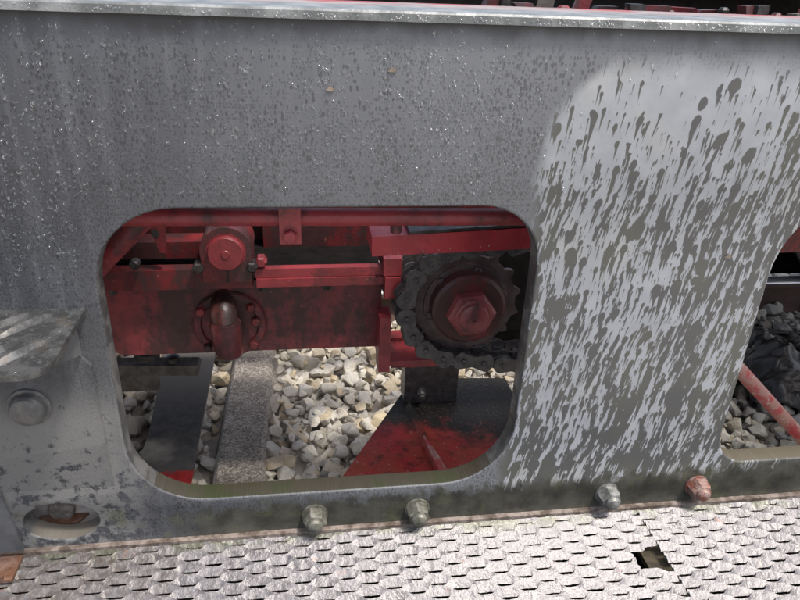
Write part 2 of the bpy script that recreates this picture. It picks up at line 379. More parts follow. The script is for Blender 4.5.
M = dict(
    plate=mat_plate(), red=mat_red(), red_dark=mat_red('dark_grimy_red_paint', 0.95, (0.19, 0.020, 0.024), (0.12, 0.014, 0.017), seed=3.1),
    red_clean=mat_red('bright_red_paint', 0.12, (0.50, 0.034, 0.048), (0.38, 0.026, 0.038), seed=5.3),
    red_beam=mat_red('mottled_red_paint', 0.34, (0.42, 0.034, 0.046), (0.28, 0.026, 0.036), seed=5.3),
    red_gear=mat_red('oil_stained_red_paint', 0.78, (0.25, 0.034, 0.042), (0.16, 0.025, 0.030), seed=1.7),
    steel=mat_simple('greasy_dark_steel', (0.020, 0.018, 0.018), (0.048, 0.043, 0.043), 0.42, 0.2, 40),
    chain=mat_simple('oily_chain_steel', (0.050, 0.046, 0.048), (0.095, 0.088, 0.090), 0.36, 0.25, 45, 0.4),
    sprocket=mat_simple('oily_brown_sprocket', (0.052, 0.030, 0.032), (0.080, 0.058, 0.058), 0.42, 0.15, 22),
    mud=mat_simple('muddy_brown_steel', (0.030, 0.024, 0.016), (0.075, 0.060, 0.035), 0.5, 0.0, 50),
    red_worn=mat_red('worn_pinkish_red_paint', 0.35, (0.30, 0.075, 0.075), (0.20, 0.045, 0.048), (0.045, 0.028, 0.028), 0.36, seed=8.0),
    shade_black=mat_simple('deep_shade_black', (0.004, 0.004, 0.004), (0.010, 0.008, 0.008), 0.85, 0.0, 18, spec=0.1),  # near-black colour that stands in for shade in deep gaps
    rust_red=mat_red('rusty_oily_red_brown', 0.8, (0.16, 0.045, 0.035), (0.09, 0.030, 0.026), (0.022, 0.016, 0.015), 0.36, seed=9.2),
    dome=mat_simple('chipped_grey_paint', (0.085, 0.086, 0.088), (0.17, 0.155, 0.145), 0.35, 0.0, 34, 0.4),
    slot=mat_simple('dirty_beige_bolt', (0.10, 0.085, 0.072), (0.24, 0.21, 0.185), 0.5, 0.0, 55),
    lever=mat_simple('dusty_brown_steel', (0.085, 0.075, 0.068), (0.15, 0.135, 0.12), 0.8, 0.0, 30, spec=0.2),
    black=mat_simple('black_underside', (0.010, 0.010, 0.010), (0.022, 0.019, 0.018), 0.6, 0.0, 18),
    rubber=mat_simple('wet_black_sheet', (0.014, 0.013, 0.012), (0.034, 0.031, 0.028), 0.36, 0.0, 14, 0.4, 0.004),
    galv=mat_simple('weathered_bolt_steel', (0.13, 0.13, 0.12), (0.30, 0.30, 0.29), 0.35, 0.3, 60, 0.5),
    galv_dark=mat_simple('mossy_bolt_steel', (0.10, 0.10, 0.075), (0.22, 0.21, 0.18), 0.4, 0.25, 60, 0.5),
    rust=mat_simple('rusted_steel', (0.16, 0.075, 0.042), (0.27, 0.165, 0.125), 0.6, 0.1, 40, 0.6, 0.003),
    rust_bolt=mat_simple('rusted_red_bolt', (0.22, 0.085, 0.060), (0.36, 0.27, 0.24), 0.4, 0.2, 60, 0.6, 0.003),
    beige=mat_simple('beige_primer', (0.30, 0.27, 0.25), (0.48, 0.43, 0.38), 0.55, 0.0, 30),
    dark_paint=mat_simple('dark_grey_paint', (0.085, 0.087, 0.090), (0.155, 0.158, 0.160), 0.35, 0.0, 16, 0.25),
    lip=mat_simple('brown_worn_edge', (0.10, 0.075, 0.06), (0.30, 0.25, 0.22), 0.45, 0.1, 45, 0.4),
    flange=mat_simple('worn_grey_flange', (0.13, 0.138, 0.138), (0.27, 0.28, 0.28), 0.38, 0.15, 20, 0.4),
    leaf=mat_simple('dead_leaf', (0.15, 0.12, 0.09), (0.27, 0.21, 0.17), 0.6, 0.0, 80),
    blue=mat_simple('pale_blue_paint', (0.28, 0.34, 0.36), (0.40, 0.45, 0.46), 0.4, 0.0, 60),
    stone=mat_stone(), tread=mat_tread(), step=mat_step(), concrete=mat_concrete(), guard=mat_guard(),
    strap=mat_strap(), rod=mat_rod(), rail=mat_rail(), deck=mat_deck(), water=mat_water(),
)
def mat_ground():
    n = N('gravel_bed'); p = n.pos()
    vo = n.voro(p, 22, '3D')
    r = n.sep(vo['Color'])[0]
    n.set(Base_Color=n.mix(r, (0.24, 0.22, 0.19), (0.46, 0.43, 0.37)), Roughness=0.9, Normal=n.bump(n.sub(1.0, vo['Distance']), 0.9, 0.02))
    return n.m
M['ground'] = mat_ground()

# ---------------------------------------------------------------- mesh helpers
def tag(o, label=None, cat=None, group=None, kind=None):
    for k, v in (('label', label), ('category', cat), ('group', group), ('kind', kind)):
        if v: o[k] = v
    return o

def link(name, me, mat, parent=None, smooth=None):
    o = bpy.data.objects.new(name, me); COL.objects.link(o)
    if mat is not None and not me.materials: me.materials.append(mat)
    if parent is not None: o.parent = parent
    return o

def obj(name, bm, mat, parent=None, smooth=35, bevel=0.0):
    if bevel:
        es = [e for e in bm.edges if len(e.link_faces) == 2 and e.calc_face_angle(0) > 0.6]
        bmesh.ops.bevel(bm, geom=es, offset=bevel, segments=2, affect='EDGES', profile=0.5, clamp_overlap=True)
    bmesh.ops.recalc_face_normals(bm, faces=bm.faces)
    me = bpy.data.meshes.new(name)
    if smooth:
        lim = math.radians(smooth)
        for f in bm.faces: f.smooth = True
        for e in bm.edges: e.smooth = len(e.link_faces) == 2 and e.calc_face_angle(0) < lim
    bm.to_mesh(me); bm.free()
    return link(name, me, mat, parent)

def box(bm, x0, x1, y0, y1, z0, z1):
    vs = [bm.verts.new((x, y, z)) for x in (x0, x1) for y in (y0, y1) for z in (z0, z1)]
    for q in ((0, 1, 3, 2), (4, 6, 7, 5), (0, 4, 5, 1), (2, 3, 7, 6), (0, 2, 6, 4), (1, 5, 7, 3)):
        bm.faces.new([vs[i] for i in q])
    return bm

def B(): return bmesh.new()

def prism(bm, pts, d):
    """polygon (list of 3-D points) pushed along vector d"""
    d = Vector(d)
    a = [bm.verts.new(Vector(p)) for p in pts]; b = [bm.verts.new(Vector(p) + d) for p in pts]
    bm.faces.new(a); bm.faces.new(list(reversed(b)))
    k = len(pts)
    for i in range(k): bm.faces.new((a[i], b[i], b[(i + 1) % k], a[(i + 1) % k]))
    return bm

def frame_of(ax):
    ax = Vector(ax).normalized()
    t = Vector((0, 0, 1)) if abs(ax.z) < 0.9 else Vector((1, 0, 0))
    a = ax.cross(t).normalized(); return ax, a, ax.cross(a)

def lathe(bm, c, axis, prof, seg=28, rot=0.0):
    """prof: (distance along axis, radius) pairs; closed at both ends"""
    ax, a, b = frame_of(axis); c = Vector(c); rings = []
    for h, r in prof:
        if r <= 1e-6: rings.append([bm.verts.new(c + ax * h)])
        else: rings.append([bm.verts.new(c + ax * h + a * (r * math.cos(rot + 2 * PI * i / seg)) + b * (r * math.sin(rot + 2 * PI * i / seg))) for i in range(seg)])
    for A, C_ in zip(rings, rings[1:]):
        for i in range(seg):
            j = (i + 1) % seg
            if len(A) == 1 and len(C_) == 1: continue
            if len(A) == 1: bm.faces.new((A[0], C_[i], C_[j]))
            elif len(C_) == 1: bm.faces.new((A[i], C_[0], A[j]))
            else: bm.faces.new((A[i], C_[i], C_[j], A[j]))
    for ring in (rings[0], rings[-1]):
        if len(ring) > 1: bm.faces.new(ring)
    return bm

def tube(bm, pts, r, seg=16):
    pts = [Vector(p) for p in pts]; rings = []; ref = None
    for i, p in enumerate(pts):
        t = (pts[min(i + 1, len(pts) - 1)] - pts[max(i - 1, 0)]).normalized()
        if ref is None: _, ref, _ = frame_of(t)
        a = (ref - t * ref.dot(t)).normalized(); b = t.cross(a); ref = a
        rr = r[i] if isinstance(r, (list, tuple)) else r
        rings.append([bm.verts.new(p + a * (rr * math.cos(2 * PI * k / seg)) + b * (rr * math.sin(2 * PI * k / seg))) for k in range(seg)])
    for A, C_ in zip(rings, rings[1:]):
        for i in range(seg):
            j = (i + 1) % seg; bm.faces.new((A[i], C_[i], C_[j], A[j]))
    bm.faces.new(rings[0]); bm.faces.new(rings[-1])
    return bm

def rrect(x0, x1, z0, z1, r, seg=10):
    """rounded rectangle outline; r is one radius or four (bl, br, tr, tl)"""
    if not isinstance(r, (list, tuple)): r = [r] * 4
    pts = []
    for k, (cx, cz, sx, sz, a0) in enumerate(((x0, z0, 1, 1, PI), (x1, z0, -1, 1, 1.5 * PI), (x1, z1, -1, -1, 0), (x0, z1, 1, -1, 0.5 * PI))):
        for i in range(seg + 1):
            a = a0 + 0.5 * PI * i / seg
            pts.append((cx + sx * r[k] + r[k] * math.cos(a), cz + sz * r[k] + r[k] * math.sin(a)))
    return pts

def plate_mesh(name, outline, holes, y0, y1, bev):
    """flat plate with openings between the planes y0 (front) and y1"""
    cu = bpy.data.curves.new(name, 'CURVE'); cu.dimensions = '2D'; cu.fill_mode = 'BOTH'
    cu.extrude = (y1 - y0) / 2 - bev; cu.bevel_depth = bev; cu.bevel_resolution = 2
    def spl(pts, grow):
        s = cu.splines.new('POLY'); s.use_cyclic_u = True; s.points.add(len(pts) - 1)
        for q, p in zip(s.points, pts): q.co = (p[0], p[1], 0, 1)
    spl(outline, 0)
    for h in holes: spl(h, 0)
    o = bpy.data.objects.new(name, cu); COL.objects.link(o)
    dg = bpy.context.evaluated_depsgraph_get(); dg.update()
    me = bpy.data.meshes.new_from_object(o.evaluated_get(dg))
    COL.objects.unlink(o); bpy.data.objects.remove(o); bpy.data.curves.remove(cu)
    bm = bmesh.new(); bm.from_mesh(me); bpy.data.meshes.remove(me)
    bmesh.ops.remove_doubles(bm, verts=bm.verts, dist=1e-5)
    for v in bm.verts: v.co = Vector((v.co.x, (y0 + y1) / 2 + v.co.z, v.co.y))
    return bm

def arc(c, r, a0, a1, k):
    return [(c[0] + r * math.cos(a0 + (a1 - a0) * i / k), c[1] + r * math.sin(a0 + (a1 - a0) * i / k)) for i in range(k + 1)]

# ---------------------------------------------------------------- ground and track
bm = B()
bmesh.ops.create_grid(bm, x_segments=4, y_segments=4, size=400)
for v in bm.verts: v.co.z = -0.035
ground = tag(obj('ground', bm, M['ground'], smooth=None), 'gravel ground around the track', kind='structure')
bm = B(); box(bm, -3.2, 5.0, -0.6, 4.2, -0.03, -0.012)
ballast = tag(obj('ballast', bm, M['ground'], smooth=None), 'pale limestone ballast bed seen through the frame openings', kind='structure')

SL = [(-0.2075, 0.137), (0.62, 0.14), (1.30, 0.14), (2.55, 0.14), (-1.1, 0.14)]      # sleepers: centre x, width
def sleeper_mesh():
    w, h = 0.137, 0.07
    bm = B()
    prof = [(-w / 2 - 0.030, -0.03), (w / 2 + 0.030, -0.03), (w / 2, h - 0.006), (w / 2 - 0.006, h), (-w / 2 + 0.006, h), (-w / 2, h - 0.006)]
    nseg = 26; rows = []
    for i in range(nseg + 1):
        y = -0.25 + 2.55 * i / nseg
        rows.append([bm.verts.new((px + random.uniform(-.003, .003), y, pz + random.uniform(-.0015, .0015))) for px, pz in prof])
    for A, C_ in zip(rows, rows[1:]):
        for k in range(6): bm.faces.new((A[k], C_[k], C_[(k + 1) % 6], A[(k + 1) % 6]))
    bm.faces.new(rows[0]); bm.faces.new(rows[-1])
    return bm
sl = obj('railway_sleeper', sleeper_mesh(), M['concrete'])
sl.location = (-0.2075, 0, 0); sl.rotation_euler.z = -0.012
tag(sl, 'speckled brown-grey concrete sleeper between pale stones, right of the black strap', 'sleeper')

# rail beyond the vehicle, its bright head showing in the right-hand opening
bm = B()
YR = 1.69
prof = [(-.07, 0.02), (.07, 0.02), (.07, 0.032), (.012, 0.05), (.010, 0.13), (.036, 0.140), (.036, 0.164), (.028, 0.172), (-.028, 0.172), (-.036, 0.164), (-.036, 0.140), (-.010, 0.13), (-.012, 0.05), (-.07, 0.032)]
prism(bm, [(-3.5, YR + a, b) for a, b in prof], (9, 0, 0))
tag(obj('rail', bm, M['rail'], smooth=50), 'far rail with shiny worn head and brown web, beyond the oily ballast', 'rail')

# stones
def stone_mesh(i):
    r = random.Random(100 + i)
    bm = B()
    sx, sy, sz = 1.0, r.uniform(.62, .95), r.uniform(.5, .78)
    for k in range(17):
        while True:
            v = Vector((r.gauss(0, 1), r.gauss(0, 1), r.gauss(0, 1)))
            if v.length > .2: break
        v.normalize()
        # squarish: push towards a box so that flat faces appear
        m = max(abs(v.x), abs(v.y), abs(v.z)); v = v.lerp(v / m, 0.45) * r.uniform(.84, 1.0)
        bm.verts.new((v.x * sx * .5, v.y * sy * .5, v.z * sz * .5))
    h = bmesh.ops.convex_hull(bm, input=bm.verts)
    bmesh.ops.delete(bm, geom=[g for g in h['geom_interior'] if isinstance(g, bmesh.types.BMVert)], context='VERTS')
    bmesh.ops.dissolve_limit(bm, angle_limit=math.radians(13), verts=bm.verts, edges=bm.edges)
    bmesh.ops.bevel(bm, geom=list(bm.edges), offset=0.022, segments=1, affect='EDGES', clamp_overlap=True)
    bmesh.ops.triangulate(bm, faces=bm.faces)
    bmesh.ops.recalc_face_normals(bm, faces=bm.faces)
    for f in bm.faces: f.smooth = True
    for e in bm.edges: e.smooth = len(e.link_faces) == 2 and e.calc_face_angle(0) < math.radians(24)
    me = bpy.data.meshes.new('stone'); bm.to_mesh(me); bm.free()
    me.materials.append(M['stone'])
    return me
protos = [stone_mesh(i) for i in range(18)]

def on_sleeper(x, y):
    return any(abs(x - sx - (-0.012 * 0)) < w / 2 + 0.024 for sx, w in SL[:1])
place = []
def scatter(x0, x1, y0, y1, step, zlo, zhi, smin, smax):
    x = x0
    while x < x1:
        y = y0
        while y < y1:
            px = x + random.uniform(-.42, .42) * step; py = y + random.uniform(-.42, .42) * step
            if not on_sleeper(px, py) and not (abs(py - YR) < .045):
                s = smin + (smax - smin) * random.random() ** 2.2
                place.append((px, py, random.uniform(zlo, zhi), s))
            y += step
        x += step
scatter(-1.0, 2.9, 0.45, 2.05, 0.046, -0.005, 0.012, 0.050, 0.080)
scatter(-1.0, 2.9, 0.48, 2.02, 0.064, 0.022, 0.042, 0.056, 0.105)
scatter(-1.0, 2.9, 0.48, 2.02, 0.085, 0.030, 0.052, 0.030, 0.055)
def in_view(x, y, z):
    """apparent size weight: is the spot seen through one of the two openings, and how near is it"""
    v = Vector((x, y, z)) - CAM
    t = -CAM.y / v.y
    hx, hz = CAM.x + v.x * t, CAM.z + v.z * t
    main = -.31 < hx < .39 and .556 < hz < 1.1
    side = .81 < hx < 1.05 and .565 < hz < 1.05
    return (1.0 if main or side else 0.0) / v.length
cand = []
for i, (x, y, z, s) in enumerate(place):
    blocked = (-.45 < x < -.30 and y > .5) or (.22 < x < .72 and y > 1.05) or (.16 < x < .7 and y < .95 and x - .05 > (y - .3) * .55)
    w = in_view(x, y, z) * s * (1.0 if z > 0.015 else 0.35) * (0.2 if blocked else 1.0)
    cand.append((w, i))
cand.sort(reverse=True)
chosen = set(i for w, i in cand[:300] if w > 0)
V, F = [], []
pc = []
for me in protos:
    co = np.empty(len(me.vertices) * 3); me.vertices.foreach_get('co', co)
    pc.append((co.reshape(-1, 3), [tuple(p.vertices) for p in me.polygons]))
base = 0
for i, (x, y, z, s) in enumerate(place):
    k = random.randrange(len(protos))
    rot = Euler((random.uniform(-.7, .7), random.uniform(-.7, .7), random.uniform(0, 6.28)))
    if i in chosen:
        o = bpy.data.objects.new('stone', protos[k]); COL.objects.link(o)
        o.location = (x, y, z); o.rotation_euler = rot; o.scale = (s, s, s); o.parent = ballast
    else:
        co, fs = pc[k]
        R_ = np.array(rot.to_matrix()) * s
        V.append(co @ R_.T + np.array((x, y, z))); F += [tuple(a + base for a in f) for f in fs]; base += len(co)
me = bpy.data.meshes.new('loose_stones'); me.from_pydata(np.concatenate(V).tolist(), [], F)
me.materials.append(M['stone'])
tag(link('loose_stones', me, None, ballast), 'mass of pale ballast stones between and below the nearer ones', kind='stuff')

# dark oily sheet lying on the ballast in the right-hand opening
bm = B()
g = bmesh.ops.create_grid(bm, x_segments=54, y_segments=44, size=0.5)
for v in bm.verts:
    a, b = v.co.x, v.co.y
    rr = math.hypot(a, b) * 2
    v.co.z = 0.075 + 0.030 * math.sin(9 * a + 3 * b) + 0.022 * math.sin(14 * b - 4 * a) + 0.02 * math.sin(21 * a) - 0.05 * max(0, rr - .6)
    q_ = Vector((a * 5, b * 6, 2.0)); v.co.z += 0.030 * (1 - 2 * abs(mnoise.noise(q_))) + 0.014 * (1 - 2 * abs(mnoise.noise(q_ * 2.6))) + 0.006 * mnoise.noise(q_ * 7)
    v.co.x = a * (0.62 + 0.10 * math.sin(5 * b + 1)); v.co.y = b * (0.42 + 0.07 * math.sin(7 * a))
ret = bmesh.ops.solidify(bm, geom=bm.faces[:], thickness=0.008)
sh = obj('crumpled_sheet', bm, M['rubber'], smooth=60)
sh.location = (1.78, 1.08, 0); sh.rotation_euler.z = -0.35
tag(sh, 'crumpled wet black sheet on the dark ballast behind the pinkish rod', 'sheet')

# ---------------------------------------------------------------- the locomotive
loco = bpy.data.objects.new('locomotive', None); COL.objects.link(loco)
tag(loco, 'small old rail locomotive, grey rain-spattered side frame with red running gear behind it', 'locomotive')
def part(name, bm, mat, parent=loco, label=None, **k):
    o = obj(name, bm, mat, parent, **k)
    if label: o['label'] = label
    return o

# side frame plate with its openings
XL, XR, ZB, ZT = -2.2, 3.2, 0.455, 1.378
def opening(x0, x1, z0, z1, r): return rrect(x0, x1, z0, z1, r)
holes = [opening(-0.312, 0.391, 0.554, 1.117, [0.135, 0.135, 0.105, 0.13]),
         opening(0.812, 1.512, 0.560, 1.14, [0.075, 0.10, 0.10, 0.16]),
         [(-0.437 + 0.069 * math.cos(a), 0.527 + 0.046 * math.sin(a)) for a in np.linspace(0, 2 * PI, 40, endpoint=False)]]
bm = plate_mesh('frame_plate', [(XL, ZB), (XR, ZB), (XR, ZT), (XL, ZT)], holes, 0.0, 0.042, 0.004)
frame = part('frame_plate', bm, M['plate'], label='thick grey side plate with round-cornered openings, pale and rain-streaked at the right', smooth=40)

# top flange (angle) along the plate
bm = B()
prof = [(-0.010, 1.3785), (0.10, 1.3785), (0.10, 1.392), (-0.007, 1.392), (-0.010, 1.389)]
prism(bm, [(XL, a, b) for a, b in prof], (XR - XL, 0, 0))
part('top_flange', bm, M['flange'], frame, smooth=None)
bm = B(); prism(bm, [(-0.335, -0.006, 0.605), (-0.335, -0.008, 0.70), (-0.335, -0.008, 0.855), (-0.350, -0.008, 0.873), (-1.1, -0.008, 0.873), (-1.1, -0.006, 0.605)], (0, 0.008, 0))
for v in bm.verts:
    if v.co.z < 0.62 and v.co.y < 0: v.co.y = -0.0006
part('doubler_plate', bm, M['plate'], frame, smooth=None, bevel=0.002)
bm = B(); prism(bm, [(-0.524, -0.006, 0.64), (-0.508, -0.006, 0.471), (-1.2, -0.006, 0.471), (-1.2, -0.006, 0.64)], (0, 0.006, 0))
part('patch_plate', bm, M['dark_paint'], frame, smooth=None, bevel=0.0015)

def hexbolt(name, c, r, h, mat, parent, axis=(0, -1, 0), rot=0.3, tip=True, label=None):
    bm = B()
    if tip: lathe(bm, c, axis, [(0, r * 1.10), (0.003, r * 1.10)], 24)
    lathe(bm, c, axis, [(0.001, r), (h * .80, r), (h * .94, r * .93), (h, r * .82)], 6 if tip else 22, rot)
    if tip: lathe(bm, c, axis, [(h * .9, r * .66), (h * 1.18, r * .66), (h * 1.34, r * .52), (h * 1.42, r * .25), (h * 1.43, 0)], 18)
    return part(name, bm, mat, parent, label, smooth=30, bevel=0.0012)
for (px, py), mt, lab in (((315, 519), 'galv_dark', None), ((418, 513), 'galv_dark', None), ((609, 497), 'galv', None), ((699, 489), 'rust_bolt', 'rusty reddish bolt low on the frame plate')):
    c = at(px, py, y=-0.012); c.y = 0.0
    hexbolt('bolt', c, 0.0225, 0.027, M[mt], frame, rot=random.uniform(0, 1), label=lab)
c = at(27, 411, y=-0.02); c.y = -0.008
bm = B(); lathe(bm, c, (0, -1, 0), [(0, .034), (.003, .034), (.004, .031), (.004, .0285), (.014, .0275), (.019, .024), (.022, .016), (.023, 0)], 26)
part('bolt', bm, M['dome'], frame, 'large grey domed bolt head under the left step', smooth=28)
# pocket behind the oval hole, with its bolt
bm = B()
box(bm, -0.56, -0.32, 0.072, 0.078, 0.455, 0.60)
box(bm, -0.56, -0.32, 0.043, 0.0715, 0.452, 0.476)
part('pocket', bm, M['beige'], frame, smooth=None)
bm = B(); bc = at(60, 514, y=.055); lathe(bm, (bc.x, 0.072, bc.z), (0, -1, 0), [(0, .024), (.008, .024), (.012, .021), (.0125, 0)], 22)
part('bolt', bm, M['slot'], frame, 'pale round bolt end inside the oval hole')
bm = B(); prism(bm, [(-.50, .046, .4765), (-.43, .046, .4765), (-.415, .071, .4765), (-.50, .071, .4765)], (0, 0, .006))
part('rust_flake', bm, M['rust'], frame, smooth=None, bevel=0.003)
for px, py in ((392, 70), (728, 256), (330, 89)):
    c = at(px, py, y=0); bm = B()
    pts = [(c.x + .007 * k * math.cos(a), -0.001 - .0015 * abs(math.sin(2 * a)), c.z + .0045 * k * math.sin(a)) for a, k in zip(np.linspace(0, 2 * PI, 7, endpoint=False), (1, .6, 1.1, .5, 1, .7, .9))]
    prism(bm, pts, (0, 0.0016, 0))
    lf = obj('leaf_fragment', bm, M['leaf'])
    tag(lf, {392: 'tan leaf scrap near the top middle of the grey plate, right one of two', 728: 'brown leaf scrap stuck on the pale spattered part of the plate', 330: 'tan leaf scrap near the top middle of the grey plate, left one of two'}[px], 'leaf')

# footboard: two panels of expanded metal on angles
PITCH, LWD = 0.0142, 0.079
ZF = 0.462
def tread_panel(x0, x1, y0, y1, shift, hole=None):
    nx = int((x1 - x0) / (LWD / 16)); bm = B()
    k = 0; y = y1 - 0.004
    wdt, th, tilt = 0.0156, 0.0022, math.radians(30)
    dy, dz_ = wdt * math.cos(tilt) / 2, wdt * math.sin(tilt) / 2
    while y > y0:
        prev = None; drift = 0.0
        for i in range(nx + 1):
            x = x0 + (x1 - x0) * i / nx
            ph = ((x + shift) / LWD + 0.5 * (k % 2)) % 1.0
            # low and open for most of a mesh, up at the bond; steeper on one side of the bond than on the other
            s = min(1.0, ph / 0.13) if ph < 0.5 else max(0.0, 1 - (ph - 0.5) / 0.28)
            s = s * s * (3 - 2 * s)
            yy = y + (s - 0.5) * PITCH * 0.56 + random.gauss(0, .0002) + drift * .004
            zz = ZF + random.gauss(0, .0002) + 0.003 * s
            drift = .85 * drift + random.gauss(0, .035); tl = 1.0 + drift
            a, b = (yy - dy, zz - dz_ * tl), (yy + dy, zz + dz_ * tl)
            nrm = (-math.sin(tilt) * th, math.cos(tilt) * th)
            ring = [bm.verts.new((x, a[0], a[1])), bm.verts.new((x, b[0], b[1])), bm.verts.new((x, b[0] - nrm[0], b[1] - nrm[1])), bm.verts.new((x, a[0] - nrm[0], a[1] - nrm[1]))]
            gone = hole and hole[0] < x < hole[1] and hole[2] < y < hole[3]
            if prev and not gone:
                for q in range(4): bm.faces.new((prev[q], ring[q], ring[(q + 1) % 4], prev[(q + 1) % 4]))
            prev = ring
        y -= PITCH; k += 1
    return bm
board = bpy.data.objects.new('footboard', None); COL.objects.link(board); board.parent = loco
board['label'] = 'bright worn footboard of expanded metal along the foot of the plate'
part('tread_panel', tread_panel(-0.80, 0.665, -0.345, -0.012, 0.0, (0.606, 0.700, -0.160, -0.106)), M['tread'], board, 'left tread panel, dirty brown towards its left end', smooth=30)
part('tread_panel', tread_panel(0.6665, 2.2, -0.345, -0.012, 0.021), M['tread'], board, 'right tread panel, shiny and pale', smooth=30)
bm = B(); prism(bm, [(-1.2, -0.0115, 0.452), (-1.2, -0.0115, 0.4725), (-1.2, -0.0005, 0.4725), (-1.2, -0.0005, 0.452)], (3.6, 0, 0))
part('edge_bar', bm, M['lip'], board, smooth=None, bevel=0.0015)
bm = B(); prism(bm, [(-1.2, -0.350, 0.42), (-1.2, -0.350, 0.468), (-1.2, -0.3465, 0.468), (-1.2, -0.3465, 0.42)], (3.6, 0, 0))
part('front_angle', bm, M['lip'], board, smooth=None)
for x in (-0.55, 0.05, 0.665, 1.3):
    bm = B(); box(bm, x - 0.03, x + 0.03, -0.345, -0.0005, 0.432, 0.4445)
    part('support_bar', bm, M['mud'] if x > 0.6 else M['black'], board, smooth=None)
bm = B(); box(bm, -1.1, 2.3, -0.343, -0.002, 0.408, 0.413); part('tread_gap_shade', bm, M['shade_black'], board, smooth=None)  # added black sheet, painted as the shade seen through the tread slits
bm = B(); box(bm, -0.57, -0.505, -0.075, -0.020, 0.470, 0.476); box(bm, -0.57, -0.518, -0.0755, -0.0715, 0.4765, 0.486)
part('rusty_bracket', bm, M['rust'], board, 'small rusty bracket at the left end of the tread', smooth=None, bevel=0.0015)

# upper step at the left
ZS = 0.955
step = bpy.data.objects.new('step', None); COL.objects.link(step); step.parent = loco
step['label'] = 'wet brownish ribbed step plate jutting out at the left'
bm = B()
outl = [(-0.95, -0.0005), (-0.330, -0.0005), (-0.330, -0.13)] + [(-0.370 + 0.040 * math.cos(a), -0.150 + 0.040 * math.sin(a)) for a in np.linspace(0, -PI / 2, 9)] + [(-0.95, -0.190)]
prism(bm, [(a, b, ZS) for a, b in outl], (0, 0, -0.010))
part('step_plate', bm, M['step'], step, smooth=None, bevel=0.0025)
for i in range(26):
    for j in range(2):
        x = -0.94 + i * 0.036 + j * 0.018; y = -0.055 - j * 0.082
        if x > -0.372: continue
        bm = B()
        n_ = 7; rows = []
        for q in range(n_ + 1):
            t = q / n_; w = 0.0062 * math.sin(PI * min(max(t, .04), .96)) ** .6; h = 0.0075 * math.sin(PI * t) ** .7
            cx, cy = x + (t - .5) * 0.060, y + (t - .5) * 0.086
            rows.append([bm.verts.new((cx - w, cy + w, ZS - .0006)), bm.verts.new((cx, cy, ZS + h)), bm.verts.new((cx + w, cy - w, ZS - .0006))])
        for A, C_ in zip(rows, rows[1:]):
            for q in range(2): bm.faces.new((A[q], C_[q], C_[q + 1], A[q + 1]))
        part('tread_rib', bm, M['step'], step, smooth=25)
bm = B(); prism(bm, [(-0.345, -0.008, 0.944), (-0.345, -0.14, 0.944), (-0.345, -0.12, 0.925), (-0.345, -0.008, 0.876)], (-0.010, 0, 0))
part('gusset', bm, M['dark_paint'], step, smooth=None, bevel=0.001)

# ---- behind the main opening, front to back
# horizontal brake pipe close behind the plate and its clip
pa, pb = at(100, 217, y=0.13), at(545, 217, y=0.13)
bm = B(); tube(bm, [(-0.75, 0.13, pa.z + .002), pa, pb, (0.8, 0.13, pb.z)], 0.0155, 18)
part('brake_pipe', bm, M['red'], label='long red pipe running under the top edge of the opening')
a, b = at(139, 219, y=0.18), at(84, 276, y=0.18)
d = (b - a)
bm = B(); tube(bm, [a - d * .25, a, b, b + d * .8], 0.0245, 18)
part('diagonal_brace', bm, M['red'], label='slanting red tube in the left upper corner of the opening')
clip = bpy.data.objects.new('pipe_clip', None); COL.objects.link(clip); clip.parent = loco
c0, c1 = at(278.5, 209, y=0.108), at(301.5, 244, y=0.108)
bm = B(); box(bm, c0.x, c1.x, 0.108, 0.114, c1.z, c0.z)
part('clip_plate', bm, M['red'], clip, smooth=None, bevel=0.0015)
c = at(290, 236, y=0.108)
bm = B(); lathe(bm, (c.x, 0.108, c.z), (0, -1, 0), [(0, .0128), (.009, .0128), (.011, .0105)], 6, .4)
part('bolt', bm, M['red'], clip, smooth=30)

# channel beam above the chain
bm = B()
p0, p1, p2, p3 = at(372, 237, y=.26), at(372, 256.5, y=.26), at(545, 248, y=.30), at(545, 227, y=.30)
q0 = [Vector((v.x, v.y, v.z)) for v in (p0, p1, p2, p3)]
prism(bm, q0, (0.0, 0.10, 0.0))
part('chain_beam', bm, M['red_beam'], label='bright red beam end above the sprocket', smooth=None, bevel=0.002)
bm = B()
top = at(420, 219, y=.36)
prism(bm, [(p0.x + .075, .262, p0.z + .003), (p3.x, .302, p3.z + .003), (p3.x, .39, p3.z + .003), (p0.x + .075, .355, p0.z + .003)], (0, 0, 0.006))
part('cover_strip', bm, M['steel'], smooth=None, bevel=0.001)
bm = B(); tube(bm, [at(396, 222, y=.20), at(396, 232, y=.20)], 0.011, 12)
part('peg', bm, M['red_dark'])

# cross member and back wall, dark gap below
bm = B(); a, b = at(60, 215, y=.80), at(545, 257, y=.80)
box(bm, -1.2, 1.6, .80, .83, b.z, 0.88)
part('cross_member', bm, M['red_dark'], smooth=None, bevel=0.002)
bm = B(); a = at(262, 215, y=.74); b = at(372, 254, y=.74); box(bm, a.x, b.x, .74, .798, b.z, 0.95)
part('web_plate', bm, M['red_dark'], smooth=None, bevel=0.003)
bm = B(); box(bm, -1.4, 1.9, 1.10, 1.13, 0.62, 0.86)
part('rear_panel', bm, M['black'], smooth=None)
bm = B(); a, b = at(147, 222, y=.5), at(166, 253, y=.5); zt = a.z
prism(bm, [(a.x, .5, a.z), (b.x + .004, .5, a.z), (b.x, .5, b.z), (a.x + .02, .5, b.z)], (0, .012, 0))
lug = part('lug', bm, M['red_dark'], smooth=None, bevel=0.001)
c = at(155.5, 233.5, y=.499); bm = B(); lathe(bm, (c.x, .4995, c.z), (0, -1, 0), [(0, .009), (.0015, .009), (.0016, 0)], 14)
part('lug_hole', bm, M['black'], lug)
